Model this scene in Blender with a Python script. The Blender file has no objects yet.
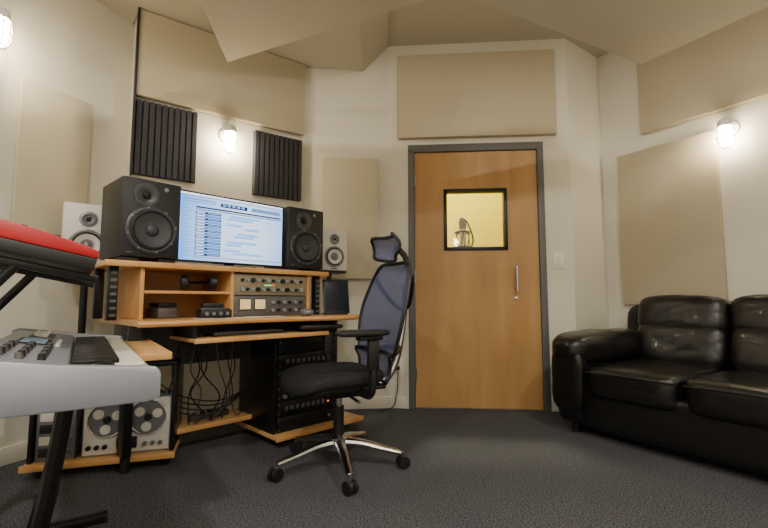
import bpy, bmesh, math, random
from mathutils import Vector, Matrix, Euler, noise
random.seed(4)
R=math.radians
def lin(c):
    c=c/255.0
    return c/12.92 if c<=0.04045 else ((c+0.055)/1.055)**2.4
def rgb(r,g,b): return (lin(r),lin(g),lin(b),1)

# ------------------------------------------------------------ materials
def new_mat(name):
    m=bpy.data.materials.new(name); m.use_nodes=True
    return m, m.node_tree.nodes, m.node_tree.links, m.node_tree.nodes['Principled BSDF']
def pmat(name,col,rough=0.5,metal=0.0,nscale=40,var=0.08,bump=0.0,bscale=None,coat=0,spec=0.5,emis=None,estr=0,stretch=None):
    m,n,l,p=new_mat(name)
    tc=n.new('ShaderNodeTexCoord'); mp=n.new('ShaderNodeMapping'); l.new(tc.outputs['Object'],mp.inputs[0])
    if stretch: mp.inputs['Scale'].default_value=stretch
    nz=n.new('ShaderNodeTexNoise'); nz.inputs['Scale'].default_value=nscale; nz.inputs['Detail'].default_value=4
    l.new(mp.outputs[0],nz.inputs['Vector'])
    mx=n.new('ShaderNodeMix'); mx.data_type='RGBA'
    mx.inputs[6].default_value=tuple(min(1,c*(1-var)) for c in col[:3])+(1,)
    mx.inputs[7].default_value=tuple(min(1,c*(1+var)) for c in col[:3])+(1,)
    l.new(nz.outputs[0],mx.inputs[0]); l.new(mx.outputs[2],p.inputs['Base Color'])
    p.inputs['Roughness'].default_value=rough; p.inputs['Metallic'].default_value=metal
    p.inputs['Coat Weight'].default_value=coat; p.inputs['Specular IOR Level'].default_value=spec
    if bump>0:
        nb=n.new('ShaderNodeTexNoise'); nb.inputs['Scale'].default_value=bscale or nscale*3; nb.inputs['Detail'].default_value=5
        l.new(mp.outputs[0],nb.inputs['Vector'])
        b=n.new('ShaderNodeBump'); b.inputs['Strength'].default_value=bump; b.inputs['Distance'].default_value=0.01
        l.new(nb.outputs[0],b.inputs['Height']); l.new(b.outputs[0],p.inputs['Normal'])
    if emis:
        p.inputs['Emission Color'].default_value=emis; p.inputs['Emission Strength'].default_value=estr
    return m
def wood(name,c1,c2,scale=(14,14,1.2),rough=0.4):
    m,n,l,p=new_mat(name)
    tc=n.new('ShaderNodeTexCoord'); mp=n.new('ShaderNodeMapping'); mp.inputs['Scale'].default_value=scale
    l.new(tc.outputs['Object'],mp.inputs[0])
    nz=n.new('ShaderNodeTexNoise'); nz.inputs['Scale'].default_value=1.5; nz.inputs['Detail'].default_value=8; nz.inputs['Distortion'].default_value=0.6
    l.new(mp.outputs[0],nz.inputs['Vector'])
    cr=n.new('ShaderNodeValToRGB'); cr.color_ramp.elements[0].position=.3; cr.color_ramp.elements[1].position=.7
    cr.color_ramp.elements[0].color=c1; cr.color_ramp.elements[1].color=c2
    l.new(nz.outputs[0],cr.inputs[0]); l.new(cr.outputs[0],p.inputs['Base Color'])
    p.inputs['Roughness'].default_value=rough
    return m
def emat(name,col,s):
    m,n,l,p=new_mat(name)
    p.inputs['Base Color'].default_value=col; p.inputs['Emission Color'].default_value=col; p.inputs['Emission Strength'].default_value=s
    return m

WALL=pmat('wall_paint',rgb(222,218,204),.75,nscale=3,var=.03,bump=.05,bscale=150)
CEIL=pmat('ceiling_paint',rgb(190,182,162),.85,nscale=3,var=.04,bump=.05,bscale=90)
FAB=pmat('panel_fabric',rgb(190,179,154),.95,nscale=300,var=.06,bump=.15,bscale=500,spec=.1)
FAB2=pmat('panel_fabric_light',rgb(208,200,177),.95,nscale=300,var=.06,bump=.15,bscale=500,spec=.1)
CLOUD=pmat('cloud_fabric',rgb(218,208,185),.95,nscale=200,var=.05,bump=.1,bscale=400,spec=.1)
FOAM=pmat('slat_foam',rgb(62,62,68),.9,nscale=60,var=.15,bump=.2)
BASEB=pmat('trim_paint',rgb(220,215,200),.5,nscale=5,var=.03)
CASING=pmat('door_casing_paint',rgb(98,99,100),.5,nscale=8,var=.05)
DOORW=wood('door_maple_veneer',rgb(174,130,76),rgb(192,149,94),(5,5,.7),.42)
WOODE=wood('desk_wood_edge',rgb(204,146,84),rgb(226,174,110),(3,3,3),.4)
WOODT=wood('desk_wood_top',rgb(208,158,98),rgb(228,184,126),(2,12,12),.35)
BLK=pmat('black_plastic',rgb(24,24,26),.45,var=.1)
BLKM=pmat('black_metal',rgb(28,28,30),.35,metal=.3,var=.1)
SPKB=pmat('speaker_black_ash',rgb(32,32,35),.5,nscale=20,var=.2,bump=.1,stretch=(1,1,.1))
CONE=pmat('speaker_cone',rgb(56,56,62),.5,nscale=80,var=.15)
RUB=pmat('rubber',rgb(14,14,15),.6)
WHT=pmat('white_lacquer',rgb(228,225,216),.4,nscale=5,var=.02)
WHT2=pmat('white_plastic',rgb(236,234,226),.4,nscale=5,var=.02)
SILV=pmat('silver_paint',rgb(162,166,176),.36,metal=.4,nscale=200,var=.03)
SILV2=pmat('silver_dark',rgb(130,132,138),.4,metal=.5,nscale=100,var=.05)
CHR=pmat('polished_aluminium',rgb(205,205,208),.22,metal=1,nscale=10,var=.03)
STEEL=pmat('brushed_steel',rgb(160,160,160),.35,metal=1,nscale=60,var=.06)
TAN=pmat('gear_faceplate',rgb(150,136,112),.45,metal=.3,nscale=30,var=.06)
GREY=pmat('gear_grey',rgb(104,102,100),.45,metal=.4,nscale=30,var=.06)
RED=pmat('red_lacquer',rgb(176,12,22),.4,nscale=10,var=.05,coat=.1)
LEA=pmat('black_leather',rgb(16,15,15),.32,nscale=60,var=.2,bump=.12,bscale=260,coat=.15)
SEATF=pmat('seat_black_fabric',rgb(26,27,31),.75,nscale=300,var=.2,bump=.3,bscale=600)
PAPER=pmat('paper',rgb(238,236,228),.7,nscale=20,var=.02)
KEYW=pmat('key_white',rgb(232,228,215),.3,nscale=5,var=.02)
KEYB=pmat('key_black',rgb(12,12,13),.3,nscale=5,var=.02)
BULB=emat('lamp_glass_lit',(1,.84,.58,1),118)
DISC=emat('ceiling_lens_lit',(1,.9,.76,1),6)  # glowing lens of the added ceiling fills, shared with the booth light
LEDG=emat('led_green',(.2,1,.4,1),1.5); LEDR=emat('led_red',(1,.15,.05,1),1.5); LEDY=emat('meter_lit',(1,.75,.35,1),.25)

def carpet():
    m,n,l,p=new_mat('carpet_charcoal')
    tc=n.new('ShaderNodeTexCoord')
    a=n.new('ShaderNodeTexNoise'); a.inputs['Scale'].default_value=150; a.inputs['Detail'].default_value=2
    b=n.new('ShaderNodeTexNoise'); b.inputs['Scale'].default_value=2.2; b.inputs['Detail'].default_value=4
    l.new(tc.outputs['Object'],a.inputs['Vector']); l.new(tc.outputs['Object'],b.inputs['Vector'])
    cr=n.new('ShaderNodeValToRGB'); cr.color_ramp.elements[0].position=.35; cr.color_ramp.elements[1].position=.68
    cr.color_ramp.elements[0].color=rgb(50,51,56); cr.color_ramp.elements[1].color=rgb(118,118,123)
    l.new(a.outputs[0],cr.inputs[0])
    mx=n.new('ShaderNodeMix'); mx.data_type='RGBA'; mx.blend_type='MULTIPLY'; mx.inputs[0].default_value=.25
    l.new(cr.outputs[0],mx.inputs[6]); l.new(b.outputs[0],mx.inputs[7]); l.new(mx.outputs[2],p.inputs['Base Color'])
    bp=n.new('ShaderNodeBump'); bp.inputs['Strength'].default_value=.5; bp.inputs['Distance'].default_value=.01
    l.new(a.outputs[0],bp.inputs['Height']); l.new(bp.outputs[0],p.inputs['Normal'])
    p.inputs['Roughness'].default_value=1; p.inputs['Specular IOR Level'].default_value=.1
    return m
CARPET=carpet()
def perf():
    m,n,l,p=new_mat('perforated_steel')
    tc=n.new('ShaderNodeTexCoord'); v=n.new('ShaderNodeTexVoronoi'); v.inputs['Scale'].default_value=45; v.inputs['Randomness'].default_value=0
    l.new(tc.outputs['Object'],v.inputs['Vector'])
    cr=n.new('ShaderNodeValToRGB'); cr.color_ramp.interpolation='CONSTANT'
    cr.color_ramp.elements[0].color=rgb(6,6,6); cr.color_ramp.elements[1].position=.42; cr.color_ramp.elements[1].color=rgb(62,62,64)
    l.new(v.outputs['Distance'],cr.inputs[0]); l.new(cr.outputs[0],p.inputs['Base Color']); p.inputs['Roughness'].default_value=.45
    return m
PERF=perf()
def meshfab():
    m,n,l,p=new_mat('chair_mesh_fabric')
    p.inputs['Base Color'].default_value=rgb(76,85,122); p.inputs['Roughness'].default_value=.6
    tc=n.new('ShaderNodeTexCoord'); v=n.new('ShaderNodeTexVoronoi'); v.inputs['Scale'].default_value=260; v.inputs['Randomness'].default_value=.1
    l.new(tc.outputs['Object'],v.inputs['Vector'])
    cr=n.new('ShaderNodeValToRGB'); cr.color_ramp.elements[0].color=(.35,.35,.35,1); cr.color_ramp.elements[1].position=.5; cr.color_ramp.elements[1].color=(.92,.92,.92,1)
    l.new(v.outputs['Distance'],cr.inputs[0]); l.new(cr.outputs[0],p.inputs['Alpha'])
    return m
MESHF=meshfab()
def glassmat():
    m,n,l,p=new_mat('window_pane_glass')
    n.remove(p); o=n['Material Output']
    t=n.new('ShaderNodeBsdfTransparent'); g=n.new('ShaderNodeBsdfGlossy'); g.inputs['Roughness'].default_value=.03
    mx=n.new('ShaderNodeMixShader'); mx.inputs[0].default_value=.04
    l.new(t.outputs[0],mx.inputs[1]); l.new(g.outputs[0],mx.inputs[2]); l.new(mx.outputs[0],o.inputs[0])
    return m
GLASS=glassmat()

# ------------------------------------------------------------ builders
def empty(name,loc=(0,0,0),yaw=0,rot=None,parent=None):
    e=bpy.data.objects.new(name,None); bpy.context.collection.objects.link(e)
    e.empty_display_size=.1; e.location=loc; e.rotation_euler=rot if rot else (0,0,yaw)
    if parent: e.parent=parent
    return e
class MB:
    def __init__(s): s.bm=bmesh.new(); s.mats=[]
    def _add(s,t,mat,M=None):
        if mat not in s.mats: s.mats.append(mat)
        i=s.mats.index(mat)
        if M is not None: t.transform(M)
        for f in t.faces: f.material_index=i; f.smooth=True
        bmesh.ops.recalc_face_normals(t,faces=t.faces)
        me=bpy.data.meshes.new('t'); t.to_mesh(me); t.free(); s.bm.from_mesh(me); bpy.data.meshes.remove(me)
    def box(s,c,sz,mat,rot=(0,0,0),bev=0,seg=2):
        t=bmesh.new(); bmesh.ops.create_cube(t,size=1)
        t.transform(Matrix.Diagonal((sz[0],sz[1],sz[2],1)))
        if bev>0: bmesh.ops.bevel(t,geom=t.edges[:],offset=bev,segments=seg,profile=.5,affect='EDGES')
        s._add(t,mat,Matrix.Translation(c)@Euler(rot).to_matrix().to_4x4())
    def b2(s,lo,hi,mat,bev=0,seg=2):
        s.box([(a+b)/2 for a,b in zip(lo,hi)],[abs(b-a) for a,b in zip(lo,hi)],mat,bev=bev,seg=seg)
    def cyl(s,p1,p2,r,mat,r2=None,seg=20):
        p1=Vector(p1);p2=Vector(p2);d=p2-p1
        t=bmesh.new(); bmesh.ops.create_cone(t,cap_ends=True,segments=seg,radius1=r,radius2=r if r2 is None else r2,depth=d.length)
        s._add(t,mat,Matrix.Translation((p1+p2)/2)@d.to_track_quat('Z','Y').to_matrix().to_4x4())
    def sph(s,c,r,mat,rot=(0,0,0),seg=20):
        if not hasattr(r,'__len__'): r=(r,r,r)
        t=bmesh.new(); bmesh.ops.create_uvsphere(t,u_segments=seg,v_segments=seg//2,radius=1)
        s._add(t,mat,Matrix.Translation(c)@Euler(rot).to_matrix().to_4x4()@Matrix.Diagonal((r[0],r[1],r[2],1)))
    def lathe(s,prof,c,axis,mat,seg=32):
        t=bmesh.new(); rings=[]
        for r,h in prof:
            rings.append([t.verts.new((r*math.cos(2*math.pi*i/seg),r*math.sin(2*math.pi*i/seg),h)) for i in range(seg)])
        for a,b in zip(rings,rings[1:]):
            for i in range(seg): t.faces.new((a[i],a[(i+1)%seg],b[(i+1)%seg],b[i]))
        t.faces.new(rings[0]); t.faces.new(rings[-1])
        s._add(t,mat,Matrix.Translation(c)@Vector(axis).to_track_quat('Z','Y').to_matrix().to_4x4())
    def torus(s,c,R_,r,axis,mat,seg=32):
        t=bmesh.new(); rings=[]
        for i in range(seg):
            a=2*math.pi*i/seg; rings.append([t.verts.new(((R_+r*math.cos(b*math.pi/4))*math.cos(a),(R_+r*math.cos(b*math.pi/4))*math.sin(a),r*math.sin(b*math.pi/4))) for b in range(8)])
        for i in range(seg):
            A=rings[i];B=rings[(i+1)%seg]
            for j in range(8): t.faces.new((A[j],B[j],B[(j+1)%8],A[(j+1)%8]))
        s._add(t,mat,Matrix.Translation(c)@Vector(axis).to_track_quat('Z','Y').to_matrix().to_4x4())
    def tube(s,pts,r,mat,seg=8,closed=False,sub=5,rs=None,flat=None):
        P=[Vector(p) for p in pts]; n=len(P); out=[]; rr=[]
        rng=range(n if closed else n-1)
        for i in rng:
            g=lambda k:(P[k%n] if closed else P[max(0,min(n-1,k))])
            q=lambda k:((rs[k%n] if closed else rs[max(0,min(n-1,k))]) if rs else r)
            p0,p1,p2,p3=g(i-1),g(i),g(i+1),g(i+2)
            for k in range(sub):
                t=k/sub
                out.append(.5*((2*p1)+(-p0+p2)*t+(2*p0-5*p1+4*p2-p3)*t*t+(-p0+3*p1-3*p2+p3)*t**3))
                rr.append(q(i)*(1-t)+q(i+1)*t)
        if not closed: out.append(P[-1]); rr.append(rs[-1] if rs else r)
        t=bmesh.new(); rings=[]; N=len(out); up=Vector((0,0,1))
        prev=None
        for i,p in enumerate(out):
            d=(out[(i+1)%N] if (closed or i<N-1) else p)-(out[i-1] if (closed or i>0) else p)
            d.normalize()
            if prev is None:
                x=d.cross(up)
                if x.length<.1: x=d.cross(Vector((1,0,0)))
            else: x=prev-d*prev.dot(d)
            x.normalize(); prev=x; y=d.cross(x)
            fy=flat or 1
            rings.append([t.verts.new(p+(x*math.cos(2*math.pi*j/seg)+y*fy*math.sin(2*math.pi*j/seg))*rr[i]) for j in range(seg)])
        for i in range(N if closed else N-1):
            A=rings[i];B=rings[(i+1)%N]
            for j in range(seg): t.faces.new((A[j],A[(j+1)%seg],B[(j+1)%seg],B[j]))
        if not closed: t.faces.new(rings[0]); t.faces.new(rings[-1])
        s._add(t,mat)
    def prism(s,poly,z0,z1,mat,M=None,bev=0):
        t=bmesh.new()
        a=[t.verts.new((x,y,z0)) for x,y in poly]; b=[t.verts.new((x,y,z1)) for x,y in poly]
        t.faces.new(a); t.faces.new(b); n=len(poly)
        for i in range(n): t.faces.new((a[i],a[(i+1)%n],b[(i+1)%n],b[i]))
        bmesh.ops.recalc_face_normals(t,faces=t.faces)
        if bev>0: bmesh.ops.bevel(t,geom=t.edges[:],offset=bev,segments=2,profile=.5,affect='EDGES')
        s._add(t,mat,M)
    def cushion(s,c,sz,mat,n=5.0,cuts=14,rot=(0,0,0),wr=.006,seed=0,crease=None):
        t=bmesh.new(); bmesh.ops.create_cube(t,size=2)
        bmesh.ops.subdivide_edges(t,edges=t.edges[:],cuts=cuts,use_grid_fill=True)
        for v in t.verts:
            p=v.co; L=(abs(p.x)**n+abs(p.y)**n+abs(p.z)**n)**(1/n)
            p=p/L
            q=Vector((p.x*sz[0]/2,p.y*sz[1]/2,p.z*sz[2]/2))
            w=noise.noise(Vector((q.x*5,q.y*5,q.z*5))+Vector((seed*3.1,seed,0)))
            rid=1-abs(noise.noise(Vector((q.x*9,q.y*9,q.z*9))+Vector((seed,0,seed*1.7))))*2.2
            k=w*wr*1.2-max(0,rid)**3*wr*.6
            d=Vector(p).normalized(); q+=d*k
            v.co=q
        s._add(t,mat,Matrix.Translation(c)@Euler(rot).to_matrix().to_4x4())
    def quad(s,pts,mat):
        t=bmesh.new(); t.faces.new([t.verts.new(p) for p in pts]); s._add(t,mat)
    def obj(s,name,parent=None,loc=(0,0,0),yaw=0,rot=None,ang=35):
        me=bpy.data.meshes.new(name); s.bm.to_mesh(me); s.bm.free()
        for m in s.mats: me.materials.append(m)
        me.set_sharp_from_angle(angle=R(ang))
        o=bpy.data.objects.new(name,me); bpy.context.collection.objects.link(o)
        o.location=loc; o.rotation_euler=rot if rot else (0,0,yaw)
        if parent: o.parent=parent
        return o

# ------------------------------------------------------------ room shell
CZ=2.95; TH=.12
C={'L0':(-2.05,-1.8),'L1':(-1.97,2.15),'L2':(-1.72,2.81),'F0':(-1.604,2.67),'F1':(-.65,3.35),'D0':(.03,3.43),'D1':(1.47,3.32),'R0':(1.87,3.6),'R1':(3.35,1.32),'R2':(3.35,-1.8)}
def frame(a,b):
    p=C[a];q=C[b]; return (p[0],p[1],0), math.atan2(q[1]-p[1],q[0]-p[0]), math.hypot(q[0]-p[0],q[1]-p[1])
def wall(name,a,b,mat=WALL,hole=None):
    loc,yaw,L=frame(a,b); m=MB()
    if not hole: m.b2((0,0,0),(L,TH,CZ),mat)
    else:
        x0,x1,z1=hole
        m.b2((0,0,0),(x0,TH,CZ),mat); m.b2((x1,0,0),(L,TH,CZ),mat); m.b2((x0,0,z1),(x1,TH,CZ),mat)
    return m.obj(name,loc=loc,yaw=yaw)
wall('wall_left_rear','L0','L1'); wall('wall_left','L1','L2'); wall('wall_front_return','L2','F0'); wall('wall_front','F0','F1')
wall('wall_front_corner','F1','D0'); wall('wall_door','D0','D1',hole=(.19,1.21,2.055)); wall('wall_right_return','D1','R0')
wall('wall_right','R0','R1'); wall('wall_right_rear','R1','R2'); wall('wall_back','R2','L0')
m=MB(); m.prism([(-2.3,-2.0),(-2.3,5.2),(3.6,5.2),(3.6,-2.0)],-.1,0,CARPET); m.obj('floor')
m=MB(); m.prism([(-2.3,-2.0),(-2.3,5.2),(3.6,5.2),(3.6,-2.0)],CZ,CZ+.1,CEIL); m.obj('ceiling')
t=bmesh.new(); z0=2.72
low=[(-2.0,1.1),(-1.975,2.15),(-1.725,2.80),(-1.604,2.665),(-.65,3.345),(-.17,3.40),(-.17,1.1)]
up=[(-2.0,1.1),(-1.975,2.15),(-1.725,2.80),(-1.604,2.665),(-.65,3.345),(.03,3.425),(.03,1.1)]
A=[t.verts.new((x,y,z0)) for x,y in low]; B=[t.verts.new((x,y,CZ-.002)) for x,y in up]
t.faces.new(A); t.faces.new(B)
for i in range(7): t.faces.new((A[i],A[(i+1)%7],B[(i+1)%7],B[i]))
m=MB(); m._add(t,CEIL); m.obj('ceiling_soffit')
def baseb(name,a,b,x0=0,x1=None):
    loc,yaw,L=frame(a,b); m=MB(); m.b2((x0,-.012,0),(L if x1 is None else x1,-.0005,.09),BASEB,bev=.003); m.obj(name,loc=loc,yaw=yaw)
baseb('baseboard_door_left','D0','D1',0,.14); baseb('baseboard_door_right','D0','D1',1.262,None)
baseb('baseboard_right','R0','R1'); baseb('baseboard_front','F0','F1'); baseb('baseboard_front_corner','F1','D0'); baseb('baseboard_left','L1','L2')

def cloud(name,A,B,Cc,kb,kc,th=.05):
    A=Vector(A);e1=(Vector(B)-A)*kb;e2=(Vector(Cc)-A)*kc
    n=e1.cross(e2).normalized()
    if n.z<0:n=-n
    t=bmesh.new()
    lo=[A,A+e1,A+e1+e2,A+e2]; a=[t.verts.new(p) for p in lo]; b=[t.verts.new(p+n*th) for p in lo]
    t.faces.new(a);t.faces.new(b)
    for i in range(4): t.faces.new((a[i],a[(i+1)%4],b[(i+1)%4],b[i]))
    bmesh.ops.recalc_face_normals(t,faces=t.faces)
    bmesh.ops.bevel(t,geom=t.edges[:],offset=.006,segments=2,profile=.5,affect='EDGES')
    m=MB(); m._add(t,CLOUD)
    for p in (A+e1*.25+e2*.25,A+e1*.75+e2*.25,A+e1*.75+e2*.75,A+e1*.25+e2*.75):
        m.cyl(p+n*th*.5,(p.x,p.y,CZ-.001 if p.x>.03 else 2.719),.004,BLKM,seg=6)
    m.obj(name)
cloud('ceiling_acoustic_cloud',(-.99,2.6,2.33),(.25,2.3,2.53),(-.86,1.9,2.23),1.5,2.0)
cloud('ceiling_acoustic_cloud',(1.50,2.4,2.20),(.50,1.9,2.20),(1.98,2.1,2.34),1.5,1.6)

def panel(name,a,b,x0,x1,z0,z1,mat=FAB,th=.05):
    loc,yaw,L=frame(a,b); m=MB(); m.b2((x0,-th,z0),(x1,-.001,z1),mat,bev=.008)
    return m.obj(name,loc=loc,yaw=yaw)
panel('acoustic_panel','F0','F1',.0,1.165,2.14,2.715)
panel('acoustic_panel','F1','D0',.16,.60,1.0,1.97,FAB2)
panel('acoustic_panel','D0','D1',.09,1.34,2.14,2.84)
panel('acoustic_panel','R0','R1',.34,1.70,2.14,2.77)
panel('acoustic_panel','R0','R1',.15,.83,.80,2.01)
panel('acoustic_panel','L1','L2',.06,.44,1.20,2.03,FAB2,th=.03)
loc,yaw,L=frame('F0','F1'); m=MB(); m.b2((-.012,-.06,1.62),(0.0,.0,2.715),BLK); m.obj('trim_1',loc=loc,yaw=yaw)
def foam(name,x0,x1,z0,z1):
    loc,yaw,L=frame('F0','F1'); m=MB(); m.b2((x0,-.02,z0),(x1,-.001,z1),FOAM)
    n=10; w=(x1-x0)/n
    for i in range(n):
        c=x0+w*(i+.5); m.prism([(c-w*.46,-.02),(c-w*.36,-.045),(c+w*.36,-.045),(c+w*.46,-.02)],z0,z1,FOAM)
    m.obj(name,loc=loc,yaw=yaw)
foam('slatted_acoustic_foam',.005,.375,1.63,2.115); foam('slatted_acoustic_foam',.77,1.15,1.61,2.09)

# ------------------------------------------------------------ caged wall lamps
def sconce(loc,yaw):
    g=empty('caged_wall_lamp',loc,yaw)
    m=MB()
    m.lathe([(.0,0),(.055,0),(.055,.012),(.04,.02),(.0,.02)],(0,-.001,.05),(0,-1,0),WHT)
    m.box((0,-.045,.075),(.035,.085,.030),WHT,bev=.006)
    m.lathe([(.0,.0),(.038,0),(.040,.015),(.038,.035),(.024,.05),(0,.052)],(0,-.09,.050),(0,0,1),WHT)
    for i in range(6):
        a=i*math.pi/3; ca,sa=math.cos(a),math.sin(a)
        m.tube([(ca*.040,-.09+sa*.040,.055),(ca*.05,-.09+sa*.05,.01),(ca*.05,-.09+sa*.05,-.05),(ca*.035,-.09+sa*.035,-.088),(0,-.09,-.1)],.0032,STEEL,seg=6,sub=3)
    for z in (.02,-.03): m.torus((0,-.09,z),.051,.0032,(0,0,1),STEEL,seg=24)
    m.obj('cage_and_mount',g)
    m=MB(); m.lathe([(.0,-.085),(.02,-.08),(.034,-.06),(.038,-.03),(.038,.03),(.034,.048),(0,.048)],(0,-.09,0),(0,0,1),BULB)
    m.obj('glass_jar',g)
def onwall(a,b,s,z):
    (x,y,_),yaw,L=frame(a,b); return (x+math.cos(yaw)*s,y+math.sin(yaw)*s,z),yaw
sconce(*onwall('F0','F1',.58,1.96))
sconce(*onwall('R0','R1',.90,1.945))
sconce(*onwall('L0','L1',3.80,2.16))
sconce(*onwall('R1','R2',1.4,2.0)); sconce(*onwall('R2','L0',2.7,2.0))  # two extra unseen sconces, added behind the camera as fill

for i,(x,y,e) in enumerate([(-.9,-.2,44),(1.3,.1,44),(.2,-1.1,44),(.6,1.5,34)]):  # out-of-view fill lights with fixture rings and lenses, added to brighten the room
    g=empty('added_ceiling_fill',(x,y,CZ))
    m=MB(); m.torus((0,0,-.0085),.085,.008,(0,0,1),WHT); m.obj('ring',g)
    m=MB(); m.cyl((0,0,-.006),(0,0,-.001),.078,DISC,seg=32); m.obj('lens',g)
    ld=bpy.data.lights.new('fill_light','AREA'); ld.shape='DISK'; ld.size=.16; ld.energy=e; ld.color=(1,.94,.85)
    lo=bpy.data.objects.new('fill_light_lamp',ld); bpy.context.collection.objects.link(lo); lo.location=(0,0,-.018); lo.parent=g

# ------------------------------------------------------------ door
loc,yaw,L=frame('D0','D1')
g=empty('door_1',loc,yaw)
m=MB()
def cas(lo,hi): m.b2(lo,hi,CASING,bev=.004)
cas((.165,-.025,0),(.215,TH,2.05)); cas((1.185,-.025,0),(1.235,TH,2.05)); cas((.165,-.025,2.03),(1.235,TH,2.09))
m.b2((.14,-.014,0),(.165,-.001,2.11),BASEB); m.b2((1.235,-.014,0),(1.26,-.001,2.11),BASEB)
m.obj('casing',g)
wx0,wx1,wz0,wz1=.47,.925,1.25,1.70
dx0,dx1=.218,1.182
m=MB()
m.b2((dx0,-.005,.01),(wx0,.04,2.025),DOORW); m.b2((wx1,-.005,.01),(dx1,.04,2.025),DOORW)
m.b2((wx0,-.005,.01),(wx1,.04,wz0),DOORW); m.b2((wx0,-.005,wz1),(wx1,.04,2.025),DOORW)
m.b2((.215,.04,.006),(.24,.055,2.03),CASING); m.b2((1.16,.04,.006),(1.185,.055,2.03),CASING); m.b2((.215,.04,2.01),(1.185,.055,2.03),CASING)
m.obj('door_leaf',g)
m=MB()
w=.022
for lo,hi in (((wx0-w,-.018,wz0-w),(wx0+.005,.05,wz1+w)),((wx1-.005,-.018,wz0-w),(wx1+w,.05,wz1+w)),((wx0-w,-.018,wz0-w),(wx1+w,.05,wz0+.005)),((wx0-w,-.018,wz1-.005),(wx1+w,.05,wz1+w))):
    m.b2(lo,hi,BLKM,bev=.003)
m.obj('window_frame',g)
m=MB(); m.b2((wx0,.018,wz0),(wx1,.022,wz1),GLASS); m.obj('window_pane',g)
m=MB()
m.cyl((1.00,-.055,.90),(1.00,-.055,1.10),.009,CHR); m.cyl((1.00,-.055,.92),(1.00,-.005,.92),.007,CHR); m.cyl((1.00,-.055,1.08),(1.00,-.005,1.08),.007,CHR)
m.lathe([(0,0),(.014,0),(.014,.008),(0,.010)],(1.00,-.005,.85),(0,-1,0),CHR)
m.obj('pull_handle',g)
m=MB()
for z in (.25,1.02,1.8): m.cyl((.22,-.012,z-.05),(.22,-.012,z+.05),.008,STEEL)
m.obj('hinges',g)
m=MB(); m.b2((.19,0.0,-.0),(1.21,TH,.006),STEEL); m.obj('threshold',g)

g=empty('light_switch',onwall('D0','D1',1.33,1.14)[0],yaw)
m=MB(); m.b2((-.040,-.009,-.062),(.040,-.001,.062),WHT2,bev=.003); m.b2((-.018,-.013,-.034),(.018,-.008,.034),WHT,bev=.002); m.obj('plate',g)
g=empty('wall_outlet',onwall('D0','D1',.08,.33)[0],yaw)
m=MB(); m.b2((-.036,-.007,-.058),(.036,-.001,.058),WHT2,bev=.003)
for z in (-.02,.02):
    m.b2((-.014,-.010,z-.014),(.014,-.006,z+.014),WHT,bev=.002)
    m.b2((-.007,-.0115,z-.005),(-.005,-.0095,z+.006),BLK); m.b2((.005,-.0115,z-.005),(.007,-.0095,z+.006),BLK)
m.box((0,-.022,-.02),(.03,.03,.03),BLK,bev=.005); m.tube([(0,-.035,-.03),(0,-.05,-.12),(-.01,-.05,-.22),(-.04,-.08,-.305),(-.15,-.15,-.322)],.004,BLK)
m.obj('plate_and_plug',g)

# ------------------------------------------------------------ vocal booth behind door
BOOTH=pmat('booth_wall',rgb(206,186,40),.8,nscale=4,var=.04)
m=MB(); m.b2((-.25,5.0,0),(1.9,5.08,CZ),BOOTH); m.obj('wall_booth_back')
m=MB(); m.b2((-.33,3.6,0),(-.25,5.08,CZ),BOOTH); m.obj('wall_booth_left')
m=MB(); m.b2((1.9,3.75,0),(1.98,5.08,CZ),BOOTH); m.obj('wall_booth_right')
g=empty('booth_ceiling_light',(.8,4.3,CZ)); m=MB(); m.cyl((0,0,-.03),(0,0,-.001),.14,DISC,seg=32); m.obj('lens',g)
ld=bpy.data.lights.new('booth_lamp','AREA'); ld.shape='DISK'; ld.size=.25; ld.energy=75; ld.color=(1,.97,.62)
lo=bpy.data.objects.new('booth_lamp',ld); bpy.context.collection.objects.link(lo); lo.location=(0,0,-.04); lo.parent=g
g=empty('studio_microphone',(.74,4.0,0))
m=MB()
m.lathe([(0,0),(.13,0),(.13,.012),(.02,.03),(0,.03)],(0,0,0),(0,0,1),BLKM); m.cyl((0,0,.02),(0,0,1.25),.011,BLKM)
m.obj('stand',g)
m=MB()
m.cyl((0,0,1.33),(0,0,1.50),.030,STEEL); m.lathe([(0,0),(.031,0),(.036,.02),(.036,.08),(.022,.11),(0,.115)],(0,0,1.50),(0,0,1),GREY)
for z in (1.33,1.47): m.torus((0,0,z),.068,.009,(0,0,1),BLK)
for i in range(6):
    a=i*math.pi/3; m.cyl((.066*math.cos(a),.066*math.sin(a),1.33),(.066*math.cos(a+.5),.066*math.sin(a+.5),1.47),.005,BLK,seg=6)
m.cyl((0,0,1.24),(0,0,1.33),.012,BLK)
m.tube([(0,-.04,1.60),(.03,-.09,1.54),(.08,-.08,1.38),(.03,-.02,1.26)],.008,BLK)
m.tube([(-.08,-.12,1.36),(-.06,-.08,1.30),(0,0,1.25)],.008,BLK)
m.obj('microphone_body',g)

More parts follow.
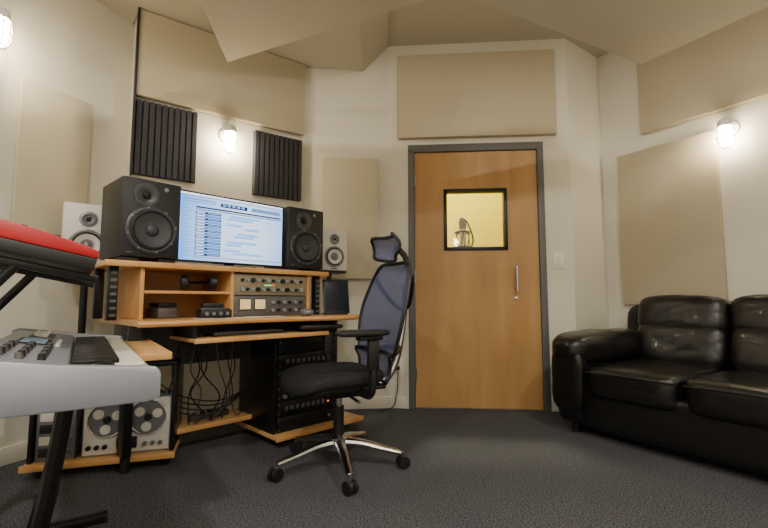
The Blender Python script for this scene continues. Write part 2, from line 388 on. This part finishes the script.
# ------------------------------------------------------------ studio desk : frame yaw 45
DY=R(45); c45=math.cos(DY)
def D(a,b,z=0): return (c45*(a-b),c45*(a+b),z)
g=empty('studio_desk',D(1.12,2.0),DY)
m=MB()
front=[(-.57,.0),(-.42,-.02),(-.30,.0),(-.18,.03),(0,.04),(.16,.03),(.28,.0),(.40,-.05),(.52,-.06),(.64,-.01)]
pl=front+[(.70,.10),(.66,.66),(-.57,.66)]
m.prism(pl,.722,.742,WOODT); m.obj('desktop',g)
m=MB(); m.tube([(x,y,.731) for x,y in front],.0135,WOODE,seg=8,sub=4); m.tube([(.64,-.01,.731),(.70,.10,.731),(.68,.4,.731),(.66,.66,.731)],.0135,WOODE); m.obj('desktop_edge',g)
m=MB()
m.b2((-.65,.20,.988),(.56,.60,1.012),WOODT,bev=.004)
m.b2((-.66,.185,.985),(.57,.205,1.013),WOODE,bev=.005)
for x in (-.50,-.06,.43): m.b2((x-.009,.21,.742),(x+.009,.59,.988),WOODE,bev=.002)
m.b2((-.49,.215,.865),(-.068,.58,.879),WOODE,bev=.002)
m.b2((-.50,.575,.742),(.43,.585,.988),WOODE)
m.obj('bridge_shelf',g)
m=MB()
for x in (-.61,.52):
    m.b2((x-.02,.24,.742),(x+.02,.28,.988),BLKM,bev=.003); m.b2((x-.02,.50,.742),(x+.02,.54,.988),BLKM,bev=.003)
    for k in range(7): m.box((x,.236,.765+k*.032),(.024,.006,.012),GREY)
m.obj('bridge_posts',g)
m=MB(); m.b2((.155,1.60,.640),(.250,2.2,.658),WOODT,bev=.003); m.b2((.155,1.587,.637),(.250,1.60,.661),WOODE,bev=.003)
m.b2((.243,1.587,.637),(.255,2.2,.661),WOODE,bev=.003); m.b2((.17,2.14,.658),(.22,2.19,.722),BLKM)
o=m.obj('side_wing',g)
bpy.context.view_layer.update()
o.matrix_world=Euler((0,0,R(35))).to_matrix().to_4x4()
m=MB(); m.b2((-.34,-.02,.640),(.40,.30,.656),WOODT,bev=.003); m.b2((-.345,-.035,.637),(.405,-.018,.659),WOODE,bev=.004)
for x in (-.32,.38): m.b2((x-.008,.03,.656),(x+.008,.29,.722),BLKM)
m.obj('keyboard_tray',g)
m=MB(); m.b2((-.46,.50,.48),(.30,.51,.71),PERF); m.obj('modesty_panel',g)
m=MB()
m.b2((-.50,.40,.07),(-.46,.66,.722),BLKM,bev=.002)
for x in (.22,.66):
    m.b2((x-.01,.22,.07),(x+.01,.64,.722),BLKM,bev=.002)
m.b2((.22,.60,.075),(.66,.61,.70),BLK)
m.cyl((-.48,.42,0),(-.48,.42,.07),.022,RUB,seg=14); m.cyl((-.48,.62,0),(-.48,.62,.07),.022,RUB,seg=14)
for x in (.27,.60):
    for y in (.26,.6): m.cyl((x,y,0),(x,y,.055),.022,RUB,seg=14)
m.obj('pedestal_frames',g)
m=MB()
m.b2((-.48,.48,.118),(.21,.68,.138),WOODT,bev=.003); m.b2((-.48,.465,.114),(.21,.482,.142),WOODE,bev=.004)
m.b2((.20,.17,.05),(.84,.66,.072),WOODT,bev=.003); m.b2((.195,.155,.046),(.845,.172,.076),WOODE,bev=.004)
m.obj('bottom_shelf',g)

def rack(name,parent_xyz,yaw,w,h,mat,style,d=.25,sd=1):
    g=empty(name,parent_xyz,yaw); m=MB()
    m.b2((-w/2,0,0),(w/2,.006,h),mat,bev=.0015); m.b2((-w/2+.02,.006,.002),(w/2-.02,d,h-.002),BLKM)
    for sx in (-1,1):
        for z in (h*.2,h*.8): m.cyl((sx*(w/2-.01),-.003,z),(sx*(w/2-.01),0.001,z),.004,STEEL,seg=8)
    if style=='knobs':
        n=13
        for r_ in range(2):
            for i in range(n):
                x=-w/2+.045+i*(w-.09)/(n-1); z=h*(.28+.44*r_)
                rr=.008 if (i+r_)%3 else .012
                m.cyl((x,-.014,z),(x,0.001,z),rr,BLK if (i+r_)%2 else SILV,seg=14,r2=rr*1.15)
        for i in range(6): m.b2((-w*.11+i*.011,-.002,h*.47),(-w*.11+i*.011+.006,.001,h*.52),LEDG if i<4 else LEDR)
    elif style=='meters':
        for x in (-w*.36,-w*.17):
            m.b2((x-.035,-.004,h*.3),(x+.035,.001,h*.88),BLK,bev=.001); m.b2((x-.031,-.0055,h*.36),(x+.031,-.003,h*.84),LEDY)
        for r_ in range(2):
            for i in range(6):
                x=w*.0+i*.038; m.cyl((x,-.014,h*(.3+.4*r_)),(x,.001,h*(.3+.4*r_)),.009,BLK if i%2 else SILV,seg=16)
    elif style=='vents':
        for i in range(24): m.b2((-w*.42+i*w*.035,-.001,h*.2),(-w*.42+i*w*.035+.004,.0005,h*.8),RUB)
        m.cyl((w*.38,-.01,h*.5),(w*.38,0,h*.5),.008,SILV)
    elif style=='blank':
        for i in range(8):
            m.b2((-w*.38+i*w*.09,-.003,h*.35),(-w*.38+i*w*.09+.022,.0,h*.65),GREY,bev=.001)
        m.b2((w*.36,-.004,h*.4),(w*.38,0,h*.6),LEDR)
    m.obj('chassis',g); return g
rack('rack_preamp',D(1.305,2.215,.744),DY,.468,.112,GREY,'meters')
rack('rack_preamp',D(1.305,2.215,.862),DY,.468,.115,TAN,'knobs')
z=.075
for i,(h,st) in enumerate([(.085,'vents'),(.085,'blank'),(.085,'knobs'),(.085,'vents'),(.085,'blank'),(.085,'vents')]):
    rack('rack_processor',D(1.56,2.215,z),DY,.416,h,BLKM,st,d=.35); z+=h+.004

cabx=-1.365
rg=empty('side_rack_cabinet',(cabx,2.175,0),R(18))
m=MB()
m.b2((-.33,-.02,.045),(.31,.30,.068),WOODT,bev=.003); m.b2((-.335,-.036,.042),(.315,-.018,.072),WOODE,bev=.004)
for x in (-.31,.295): m.b2((x-.009,0,.068),(x+.009,.30,.50),BLKM,bev=.002)
m.b2((-.32,0,.50),(.305,.30,.518),BLK,bev=.003)
for x in (-.27,.27):
    for y in (.03,.26): m.cyl((x,y,0),(x,y,.047),.02,RUB,seg=12)
m.obj('cabinet_frame',rg)
g=empty('reel_tape_recorder',(cabx+.005,2.175,.069),R(18))
m=MB()
m.b2((-.11,.02,.003),(.28,.2,.272),SILV,bev=.004); m.b2((-.105,.016,.01),(.275,.021,.265),WHT,bev=.003)
for cx in (-.005,.175):
    m.lathe([(0,0),(.082,0),(.082,.003),(0,.003)],(cx,.012,.175),(0,-1,0),SILV2,seg=40)
    m.torus((cx,.006,.175),.082,.003,(0,1,0),CHR,seg=40)
    for k in range(3):
        a=k*2*math.pi/3+.4; m.cyl((cx+math.cos(a)*.047,.009,.175+math.sin(a)*.047),(cx+math.cos(a)*.047,.004,.175+math.sin(a)*.047),.023,WHT,seg=20)
    m.lathe([(0,0),(.018,0),(.015,.014),(0,.015)],(cx,.009,.175),(0,-1,0),BLK)
m.b2((.04,.004,.03),(.13,.018,.085),BLK,bev=.003)
for k in range(3):
    m.cyl((-.08+k*.035,.003,.045),(-.08+k*.035,.018,.045),.011,BLK,seg=16); m.cyl((.165+k*.035,.003,.045),(.165+k*.035,.018,.045),.011,SILV2,seg=16)
m.obj('deck',g)
g=empty('tape_machine_electronics',(cabx-.22*.95,2.175-.07,.0695),R(18))
m=MB(); m.b2((-.075,.02,0),(.085,.22,.25),SILV2,bev=.003)
for k in range(4): m.b2((-.06,.014,.02+k*.055),(.05,.021,.06+k*.055),WHT if k%2 else BLK,bev=.002)
for k in range(4): m.cyl((.06,.006,.04+k*.055),(.06,.02,.04+k*.055),.009,CHR,seg=12)
m.obj('chassis',g)

# ------------------------------------------------------------ speakers
pm_ring=pmat('speaker_ring',rgb(72,72,78),.35,metal=.5,var=.1)
def speaker(name,loc,yaw,w,h,d,body,wr,wz,tz,tx=0,white=False):
    g=empty(name,loc,yaw); m=MB()
    m.b2((-w/2,0.01,0),(w/2,d,h),body,bev=.008)
    m.b2((-w/2+.002,0,.002),(w/2-.002,.02,h-.002),body,bev=.006)
    m.obj('cabinet',g)
    m=MB(); cm=WHT if white else CONE
    ring=pm_ring if not white else SILV2
    m.lathe([(wr*.80,0),(wr*1.12,0),(wr*1.14,.004),(wr*1.08,.008),(wr*.98,.008),(wr*.80,.002)],(0,.0,wz),(0,-1,0),ring,seg=40)
    for k in range(8):
        a=k*math.pi/4+.2; m.cyl((math.cos(a)*wr*1.06,-.010,wz+math.sin(a)*wr*1.06),(math.cos(a)*wr*1.06,-.004,wz+math.sin(a)*wr*1.06),.004,STEEL,seg=8)
    m.torus((0,-.005,wz),wr*.87,wr*.09,(0,1,0),RUB,seg=40)
    m.lathe([(0,-.010),(wr*.26,-.012),(wr*.80,.006),(wr*.80,.003),(0,-.03)],(0,-.008,wz),(0,-1,0),cm,seg=40)
    m.sph((0,-.002,wz),(wr*.30,wr*.16,wr*.30),CONE if not white else SILV2)
    m.obj('woofer',g)
    m=MB(); tr=wr*.42
    m.lathe([(0,0),(tr*1.35,0),(tr*1.35,.004),(tr*.9,.006),(tr*.55,-.001),(0,-.001)],(tx,0,tz),(0,-1,0),ring,seg=32)
    m.sph((tx,-.001,tz),(tr*.42,tr*.3,tr*.42),RUB if not white else BLK)
    if not white:
        m.cyl((w*.22,.002,h*.9),(w*.22,-.003,h*.9),.010,SILV2,seg=16)
        m.b2((-w*.40,-.002,.018),(-w*.40+.022,.001,.024),GREY)
    else: m.b2((-w*.12,-.002,.012),(w*.12,.001,.02),GREY)
    m.obj('tweeter_and_badge',g)
    return g
speaker('studio_monitor_speaker',D(.643,2.185,1.030),R(48),.26,.370,.31,SPKB,.100,.130,.293,-.03)
speaker('studio_monitor_speaker',D(1.545,2.235,1.030),R(42),.26,.380,.31,SPKB,.100,.133,.300,-.02)
for a,b,y in ((.643,2.185,48),(1.545,2.235,42)):
    g=empty('speaker_isolation_pad',D(a,b,1.0135),R(y)); m=MB()
    m.b2((-.12,.015,0),(-.04,.29,.016),BLK,bev=.004); m.b2((.04,.015,0),(.12,.29,.016),BLK,bev=.004); m.obj('pads',g)
for (x,y,z,yw,h,zb_) in ((-1.565,2.25,1.01,36,.335,.519),(-.355,3.06,1.045,28,.30,0)):
    k=h/.30
    speaker('white_nearfield_speaker',(x,y,z),R(yw),.20*k,h,.19,WHT,.066*k,.10*k,.225*k,white=True)
    g=empty('speaker_stand',(x-math.sin(R(yw))*.1,y+math.cos(R(yw))*.1,zb_),R(yw)); m=MB(); z-=zb_
    m.b2((-.10,-.09,z-.014),(.10,.09,z-.002),BLKM,bev=.003); m.cyl((0,0,.012),(0,0,z-.012),.018,BLKM); m.b2((-.09,-.07,0),(.09,.07,.014),BLKM,bev=.004)
    m.obj('stand_frame',g)

# ------------------------------------------------------------ display
g=empty('computer_monitor',D(1.090,2.27,1.013),DY)
W,H=.602,.352; zb=.018
m=MB()
m.b2((-W/2-.010,-.002,zb),(W/2+.010,.035,zb+H+.020),BLK,bev=.005); m.box((0,.05,zb+.15),(.12,.05,.12),BLK,bev=.01)
m.box((0,.06,.05),(.05,.03,.1),BLKM,bev=.004); m.b2((-.12,-.04,0),(.12,.14,.008),BLKM,bev=.003)
m.obj('housing',g)
def em(n,c,s=1.6): return emat(n,rgb(*c),s)
E_wh=em('ui_white',(222,236,255),1.7); E_bl=em('ui_blue',(40,110,215),1.2); E_dk=em('ui_dark',(30,50,100),.9); E_lb=em('ui_lightblue',(110,175,248),1.5); E_gy=em('ui_grey',(110,140,195),1.2)
def grad():
    m_,n,l,p=new_mat('ui_background'); tc=n.new('ShaderNodeTexCoord'); mp=n.new('ShaderNodeMapping'); mp.inputs['Scale'].default_value=(2.6,0,2.6)
    gr=n.new('ShaderNodeTexGradient'); gr.gradient_type='SPHERICAL'; cr=n.new('ShaderNodeValToRGB')
    mp.inputs['Location'].default_value=(-.15,0,-.48)
    cr.color_ramp.elements[0].color=rgb(84,160,245); cr.color_ramp.elements[1].color=rgb(216,236,255); cr.color_ramp.elements[1].position=.75
    l.new(tc.outputs['Object'],mp.inputs[0]); l.new(mp.outputs[0],gr.inputs[0]); l.new(gr.outputs[0],cr.inputs[0])
    l.new(cr.outputs[0],p.inputs['Emission Color']); p.inputs['Emission Strength'].default_value=2.1; p.inputs['Base Color'].default_value=(0,0,0,1)
    return m_
E_bg=grad()
m=MB(); z0=zb+.010
def q(x0,x1,y0,y1,mat,l=1):
    X0=-W/2+x0*W;X1=-W/2+x1*W;Z1=z0+H*(1-y0);Z0=z0+H*(1-y1); Y=-.0025-.0004*l
    m.quad([(X0,Y,Z0),(X1,Y,Z0),(X1,Y,Z1),(X0,Y,Z1)],mat)
q(0,1,0,1,E_bg,0)
q(0,1,0,.03,E_wh); q(0,1,.03,.045,E_gy)
q(.03,.32,.08,.10,E_gy); q(.03,.32,.12,.135,E_gy)
q(.36,.62,.09,.15,E_dk); q(.66,.97,.09,.15,E_gy)
for i in range(5): q(.38+i*.045,.38+i*.045+.03,.10,.13,E_lb,2)
q(.14,.98,.185,.21,E_dk); q(.14,.98,.22,.24,E_gy)
for i in range(20): q(.02,.02+.05+.04*((i*7)%3)/2,.19+i*.039,.19+i*.039+.012,E_gy,2)
rr_=random.Random(8)
for i in range(15):
    y=.26+i*.045
    q(.14,.37,y,y+.037,E_bl if i%2 else E_dk)
    q(.15,.22,y+.010,y+.024,E_wh,2); q(.25,.36,y+.012,y+.022,E_lb,2)
    q(.385,.99,y+.036,y+.041,E_gy)
    if i%3!=2:
        x=.40+rr_.random()*.2; q(x,x+.1+rr_.random()*.22,y+.004,y+.033,E_lb,2)
for i in range(12): q(.40+i*.048,.40+i*.048+.002,.24,.93,E_lb,2)
q(.13,.99,.945,.96,E_gy)
m.obj('screen',g)

# ------------------------------------------------------------ desk items
g=empty('audio_interface',D(.93,2.10,.743),R(38)); m=MB()
m.b2((-.075,0,0.004),(.075,.10,.045),BLK,bev=.004); m.b2((-.07,.02,.045),(.07,.09,.052),GREY,bev=.003)
for k in range(4): m.cyl((-.05+k*.033,-.012,.025),(-.05+k*.033,.001,.025),.009,SILV2,seg=14)
m.b2((-.06,.02,.052),(.04,.08,.075),BLK,bev=.004)
m.obj('case',g)
g=empty('headphones',D(.90,2.26,.88),R(30)); m=MB()
m.tube([(-.07,0,.045),(-.075,.06,.05),(0,.13,.05),(.075,.06,.05),(.07,0,.045)],.008,BLK)
for sx in (-1,1): m.cyl((sx*.06,0,.045),(sx*.085,0,.045),.038,BLK); m.torus((sx*.058,0,.045),.03,.009,(1,0,0),RUB)
m.obj('band_and_cups',g)
g=empty('external_drive',D(.77,2.30,.745),R(50)); m=MB(); m.b2((-.05,0,0),(.05,.14,.05),GREY,bev=.006); m.b2((-.045,.01,.052),(.045,.13,.075),BLK,bev=.005); m.obj('case',g)
g=empty('loose_papers',D(1.12,2.05,.7425),DY); m=MB()
m.box((-.05,.08,.001),(.21,.10,.0012),PAPER,rot=(0,0,.1)); m.box((.10,.085,.0022),(.20,.09,.0012),PAPER,rot=(0,0,-.15)); m.box((-.22,.06,.0015),(.15,.08,.0012),PAPER,rot=(0,0,.35)); m.obj('sheets',g)
g=empty('computer_mouse',D(1.42,2.04,.743),R(30)); m=MB(); m.cushion((0,0,.022),(.072,.11,.044),SILV2,n=2.6,wr=0,cuts=8); m.b2((-.0025,.01,.042),(.0025,.035,.0455),BLK); m.obj('mouse_body',g)
g=empty('computer_keyboard',D(1.10,2.06,.657),DY); m=MB()
m.b2((-.2,0,0),(.2,.13,.012),BLK,bev=.003)
for r_ in range(5):
    for k in range(16): m.b2((-.19+k*.0238,.008+r_*.024,.012),(-.19+k*.0238+.02,.028+r_*.024,.018),GREY,bev=.0015)
m.obj('keyboard_body',g)
g=empty('tablet_controller',D(1.73,2.14,.743),R(20)); m=MB()
m.box((0,.06,.115),(.17,.014,.225),BLK,rot=(R(-14),0,0),bev=.005); m.box((0,.051,.116),(.148,.002,.195),pmat('dark_glass',rgb(30,36,48),.1,var=.05),rot=(R(-14),0,0))
m.box((0,.12,.07),(.06,.01,.15),BLKM,rot=(R(28),0,0)); m.b2((-.07,.02,0),(.07,.16,.008),BLKM,bev=.002)
m.obj('screen_and_stand',g)
g=empty('cable_bundle',D(1.12,2.0),DY); m=MB(); rnd=random.Random(3)
for k in range(11):
    x=-.24+k*.035
    m.tube([(x,.47,.62),(x+rnd.uniform(-.05,.05),.455,.45),(x+rnd.uniform(-.08,.08),.445,.30+rnd.uniform(-.05,.05)),(x+rnd.uniform(-.06,.06),.46,.20),(x+rnd.uniform(-.06,.06),.50,.146)],.004,BLK if k%3 else GREY,seg=6)
for k in range(4): m.tube([(-.36,.50,.34+.03*k),(-.2,.47,.22+.03*k),(0,.46,.20+.02*k),(.18,.48,.3)],.004,BLK,seg=6)
m.obj('cables',g)
g=empty('power_strip',D(1.12,2.59,.139),R(50)); m=MB(); m.b2((-.12,-.02,0),(.12,.02,.03),GREY,bev=.004)
for k in range(5): m.b2((-.10+k*.045,-.012,.03),(-.075+k*.045,.012,.045),BLK,bev=.002)
m.obj('strip_body',g)

# ------------------------------------------------------------ silver synthesizer
g=empty('synthesizer',(-.515,1.0,.608),rot=(0,0,R(35)))
Ls=1.12
Mx=Matrix(((1,0,0,0),(0,0,1,0),(0,1,0,0),(0,0,0,1)))
m=MB()
prof=[(0,.006),(0,.052),(-.006,.060),(-.020,.060),(-.022,.048),(-.168,.048),(-.172,.078),(-.19,.084),(-.345,.108),(-.362,.100),(-.362,.02),(-.34,0),(-.02,0)]
m.prism(prof,.03,Ls-.03,SILV,Mx)
endp=[(.006,.004),(.006,.058),(-.002,.070),(-.03,.074),(-.17,.088),(-.345,.117),(-.368,.108),(-.368,.016),(-.345,-.004),(-.02,-.004)]
m.prism(endp,0,.032,SILV,Mx,bev=.004); m.prism(endp,Ls-.032,Ls,SILV,Mx,bev=.004)
m.obj('body',g)
m=MB(); y0=.16; kw=.0233; n=39
for i in range(n): m.b2((-.165,y0+i*kw,.050),(-.012,y0+i*kw+kw-.0016,.066),KEYW,bev=.0015)
m.b2((-.018,y0,.042),(-.010,y0+n*kw,.060),KEYW)
m.obj('white_keys',g)
m=MB()
for i in range(n-1):
    if i%7 in (2,6): continue
    m.b2((-.165,y0+(i+1)*kw-.006,.062),(-.066,y0+(i+1)*kw+.006,.077),KEYB,bev=.002)
m.b2((-.166,.05,.049),(-.02,.15,.052),SILV2)
for k in range(2): m.cyl((-.10,.08+k*.035,.052),(-.10,.092+k*.035,.052),.028,BLK,seg=24)
m.obj('black_keys',g)
m=MB(); sl=math.atan2(.024,.155)
def onp(x): return .084+(-.19-x)/.155*.024
for r_ in range(3):
    for k in range(8):
        x=-.22-.04*r_; y=.14+k*.045; m.cyl((x,y,onp(x)-.002),(x,y,onp(x)+.014),.009,GREY if (k+r_)%2 else BLK,seg=14,r2=.007)
for k in range(9):
    y=.80+k*.028; m.box((-.26,y,onp(-.26)),(.07,.004,.002),BLK,rot=(0,sl,0)); m.box((-.25-.01*(k%4),y,onp(-.26)+.008),(.014,.012,.014),WHT2,rot=(0,sl,0),bev=.002)
m.box((-.265,.62,onp(-.265)+.001),(.08,.20,.004),BLK,rot=(0,sl,0)); m.box((-.265,.62,onp(-.265)+.0035),(.06,.15,.002),emat('lcd',(.3,.45,.6,1),.15),rot=(0,sl,0))
for k in range(10): m.box((-.205,.52+k*.022,onp(-.205)+.002),(.012,.014,.006),WHT2,rot=(0,sl,0),bev=.001)
m.obj('control_panel',g)

g=empty('red_stage_keyboard',(-.815,1.2,.922),rot=(0,R(12),R(35)))
m=MB(); Lr=.86
m.b2((-.30,.02,0),(0,Lr-.02,.022),BLK,bev=.003)
body=[(-.003,.02),(-.003,.036),(-.15,.036),(-.152,.060),(-.298,.068),(-.298,.02)]
m.prism(body,.02,Lr-.02,RED,Mx)
ep=[(.004,.028),(.004,.048),(-.02,.056),(-.15,.070),(-.302,.076),(-.302,.028)]
m.prism(ep,0,.022,RED,Mx,bev=.003); m.prism(ep,Lr-.022,Lr,RED,Mx,bev=.003)
ep2=[(.004,-.006),(.004,.027),(-.302,.027),(-.302,-.006)]
m.prism(ep2,0,.022,BLK,Mx,bev=.003); m.prism(ep2,Lr-.022,Lr,BLK,Mx,bev=.003)
m.obj('body',g)
m=MB(); n=34
for i in range(n): m.b2((-.148,.03+i*.0233,.036),(-.001,.03+i*.0233+.022,.050),KEYW,bev=.0015)
for i in range(n-1):
    if i%7 in (2,6): continue
    m.b2((-.148,.03+(i+1)*.0233-.006,.05),(-.055,.03+(i+1)*.0233+.006,.060),KEYB,bev=.002)
m.obj('keys',g)
m=MB()
for r_ in range(3):
    for k in range(14):
        x=-.18-.04*r_; m.cyl((x,.07+k*.055,.060),(x,.07+k*.055,.080),.008,BLK,seg=12)
m.obj('knobs',g)

g=empty('two_tier_keyboard_stand',(0,0,0),R(35)); m=MB()
for ms in (1.50,2.00):
    m.b2((-.36,ms-.02,.002),(.12,ms+.02,.034),BLKM,bev=.006)
    m.tube([(-.10,ms,.03),(-.05,ms,.3),(-.02,ms,.575)],.021,BLKM,sub=2)
    m.b2((-.30,ms-.018,.573),(.14,ms+.018,.601),BLKM,bev=.004)
    m.b2((-.345,ms-.02,.034),(-.31,ms+.02,.99),BLKM,bev=.005)
    m.box((-.14,ms,.928),(.36,.028,.022),BLKM,rot=(0,R(12),0),bev=.004)
    m.cyl((-.32,ms,.70),(-.15,ms,.925),.014,BLKM)
m.b2((-.34,1.50,.30),(-.315,2.00,.34),BLKM,bev=.004); m.b2((-.09,1.50,.14),(-.07,2.00,.17),BLKM,bev=.004)
m.obj('frame',g)

# ------------------------------------------------------------ office chair (local +y = facing)
g=empty('office_chair',(-.23,2.24,0),R(118))
bl=[R(-75-118+72*k) for k in range(5)]
m=MB()
for a in bl:
    ca,sa=math.cos(a),math.sin(a)
    m.tube([(ca*.03,sa*.03,.125),(ca*.12,sa*.12,.118),(ca*.22,sa*.22,.095),(ca*.315,sa*.315,.075)],.02,CHR,rs=[.028,.024,.019,.015],flat=.8,seg=10)
m.lathe([(0,.085),(.045,.085),(.05,.10),(.045,.145),(.03,.16),(0,.16)],(0,0,0),(0,0,1),CHR)
m.obj('star_base',g)
m=MB()
for a in bl:
    ca,sa=math.cos(a),math.sin(a); cx,cy=ca*.325,sa*.325; t_=Vector((-sa,ca,0)); t_.rotate(Euler((0,0,.5)))
    for s_ in (-1,1):
        p=Vector((cx,cy,.030))+t_*.014*s_; m.cyl(p-t_*.009,p+t_*.009,.030,BLK,seg=20)
    m.cyl((cx,cy,.03),(cx,cy,.08),.008,STEEL,seg=10); m.sph((cx,cy,.042),(.02,.02,.018),BLK,seg=12)
m.obj('castors',g)
m=MB()
m.cyl((0,0,.14),(0,0,.30),.027,BLK); m.cyl((0,0,.29),(0,0,.37),.016,CHR)
m.box((0,-.02,.38),(.20,.26,.05),BLKM,bev=.012); m.cyl((.10,.02,.375),(.26,.04,.37),.007,CHR); m.box((.27,.04,.37),(.05,.03,.012),BLK,bev=.004); m.cyl((-.10,.0,.375),(-.25,.0,.365),.007,CHR)
m.obj('gas_lift_and_mechanism',g)
m=MB()
t=bmesh.new(); bmesh.ops.create_cube(t,size=2); bmesh.ops.subdivide_edges(t,edges=t.edges[:],cuts=14,use_grid_fill=True)
for v in t.verts:
    p=v.co; n_=3.6; Lq=(abs(p.x)**n_+abs(p.y)**n_+abs(p.z)**n_)**(1/n_); p=p/Lq
    w_=.245*(1-.10*max(0,-p.y)); y=p.y*.235; zz=p.z*.042
    zz+=-.05*max(0,p.y-.45)**1.3*1.6 + .018*abs(p.x)**2.5 + .02*max(0,-p.y-.5)
    v.co=Vector((p.x*w_,y,zz))
m._add(t,SEATF,Matrix.Translation((0,.04,.445))); m.box((0,.0,.408),(.36,.36,.02),BLK,bev=.008)
m.obj('seat',g)
def surf(m,f,NU,NV,mat):
    t=bmesh.new(); gr=[[t.verts.new(f(-1+2*i/NU,j/NV)) for i in range(NU+1)] for j in range(NV+1)]
    for j in range(NV):
        for i in range(NU): t.faces.new((gr[j][i],gr[j][i+1],gr[j+1][i+1],gr[j+1][i]))
    m._add(t,mat)
def backpt(u,v):
    z=.555+v*.48
    y=-.240-.02*math.sin(v*math.pi)+.05*(abs(u)**2)*(.6+.4*v)-.115*v+ .03*math.sin(v*math.pi*1.2)
    w=.225*(.74+.36*math.sin(math.pi*min(1,max(0,v*.85+.12))))
    if v>.85: w*=1-((v-.85)/.15)**2*.18
    return Vector((u*w,y,z))
def lum(u,v): return Vector((u*(.17+.02*v),-.215+.035*u*u-.02*math.sin(v*math.pi),.42+v*.15))
def hd(u,v): return Vector((u*(.15-.03*abs(2*v-1)**2),-.315+.05*u*u-.02*math.sin(v*math.pi)+.02*v,1.07+v*.115-.02*(1-u*u)*(1-v)))
m=MB(); surf(m,backpt,14,20,MESHF); surf(m,lum,10,6,MESHF); surf(m,hd,12,6,MESHF)
m.obj('mesh_panels',g)
m=MB()
rim=[backpt(-1,j/8) for j in range(9)]+[backpt(u,1)+Vector((0,0,.008*(1-u*u))) for u in (-.5,0,.5)]+[backpt(1,1-j/8) for j in range(9)]+[backpt(u,0) for u in (.5,0,-.5)]
m.tube(rim,.010,BLK,closed=True,sub=3)
rim=[lum(-1,j/3) for j in range(4)]+[lum(u,1) for u in (-.4,.4)]+[lum(1,1-j/3) for j in range(4)]+[lum(u,0) for u in (.4,-.4)]
m.tube(rim,.009,BLK,closed=True,sub=3)
rim=[hd(-1,j/3) for j in range(4)]+[hd(u,1) for u in (-.5,0,.5)]+[hd(1,1-j/3) for j in range(4)]+[hd(u,0) for u in (.5,0,-.5)]
m.tube(rim,.009,BLK,closed=True,sub=3)
m.tube([(0,-.10,.38),(0,-.25,.40),(0,-.33,.50),(0,-.38,.70),(0,-.40,.88)],.02,CHR,rs=[.024,.024,.022,.018,.014],seg=12)
for sx in (-1,1):
    m.tube([(0,-.38,.78),(sx*.08,-.37,.81),(sx*.17,-.335,.90),(sx*.20,-.315,.96)],.012,BLK)
    m.tube([(0,-.35,.58),(sx*.08,-.31,.57),(sx*.15,-.245,.56)],.012,BLK)
m.tube([(0,-.39,.84),(0,-.42,.98),(0,-.395,1.08),(0,-.335,1.13)],.012,BLK,flat=1.6)
m.obj('back_frame',g)
m=MB()
for sx in (-1,1):
    m.tube([(sx*.16,-.04,.395),(sx*.25,-.05,.395),(sx*.285,-.05,.44),(sx*.29,-.05,.52)],.017,BLK,flat=1.3)
    m.box((sx*.29,-.05,.58),(.03,.055,.14),BLK,bev=.008); m.box((sx*.29,-.03,.66),(.05,.12,.02),BLKM,bev=.006)
    m.cushion((sx*.285,-.0,.683),(.095,.26,.030),BLK,n=4,wr=0,cuts=8)
m.obj('armrests',g)

# ------------------------------------------------------------ sofa : local x along wall (away->near), y into wall
g=empty('leather_sofa',(1.080,2.84,0),math.atan2(-.838,.545))
Lz=2.0
m=MB()
m.cushion((Lz/2,.47,.19),(Lz-.02,.84,.27),LEA,n=14,cuts=20,wr=.003,seed=1)
m.box((Lz/2,.50,.05),(Lz-.16,.74,.045),BLK,bev=.004)
for x in (.09,Lz-.09):
    for y in (.12,.84): m.cyl((x,y,0),(x,y,.06),.025,BLK)
m.obj('base',g)
m=MB(); sw=.535
for k in range(3):
    cx=.20+sw*(k+.5)
    m.cushion((cx,.37,.345),(sw-.002,.71,.20),LEA,n=6.5,cuts=26,wr=.005,seed=k+2)
    m.tube([(cx-sw/2+.02,.022,.40),(cx,.012,.405),(cx+sw/2-.02,.022,.40)],.005,LEA,seg=6)
m.obj('seat_cushions',g)
m=MB()
for k in range(3):
    cx=.20+sw*(k+.5)
    m.cushion((cx,.76,.53),(sw-.003,.28,.31),LEA,n=4.6,cuts=26,rot=(R(-12),0,0),wr=.0055,seed=k+7)
    m.cushion((cx,.82,.725),(sw+.004,.31,.265),LEA,n=4.4,cuts=26,rot=(R(-10),0,0),wr=.006,seed=k+12)
m.cushion((Lz/2,.92,.46),(Lz-.08,.13,.74),LEA,n=9,cuts=16,wr=.004,seed=30)
m.obj('back_cushions',g)
m=MB()
for x in (.11,Lz-.11):
    m.cushion((x,.45,.28),(.20,.88,.46),LEA,n=7,cuts=20,wr=.004,seed=x*10)
    m.cushion((x,.42,.53),(.29,.90,.21),LEA,n=3.4,cuts=28,wr=.007,seed=x*20)
    m.cushion((x,.03,.34),(.22,.09,.40),LEA,n=4.2,cuts=18,wr=.005,seed=x*5)
m.obj('arms',g)

# ------------------------------------------------------------ world & camera
w=bpy.data.worlds.new('world'); bpy.context.scene.world=w; w.use_nodes=True
w.node_tree.nodes['Background'].inputs[0].default_value=(.9,.85,.75,1); w.node_tree.nodes['Background'].inputs[1].default_value=.3
cd=bpy.data.cameras.new('camera'); co=bpy.data.objects.new('camera',cd); bpy.context.collection.objects.link(co)
cd.sensor_width=36; cd.lens=430/768*36; cd.clip_start=.05
co.location=(0,0,.83); co.rotation_euler=(R(90+4.9),0,0)
bpy.context.scene.camera=co
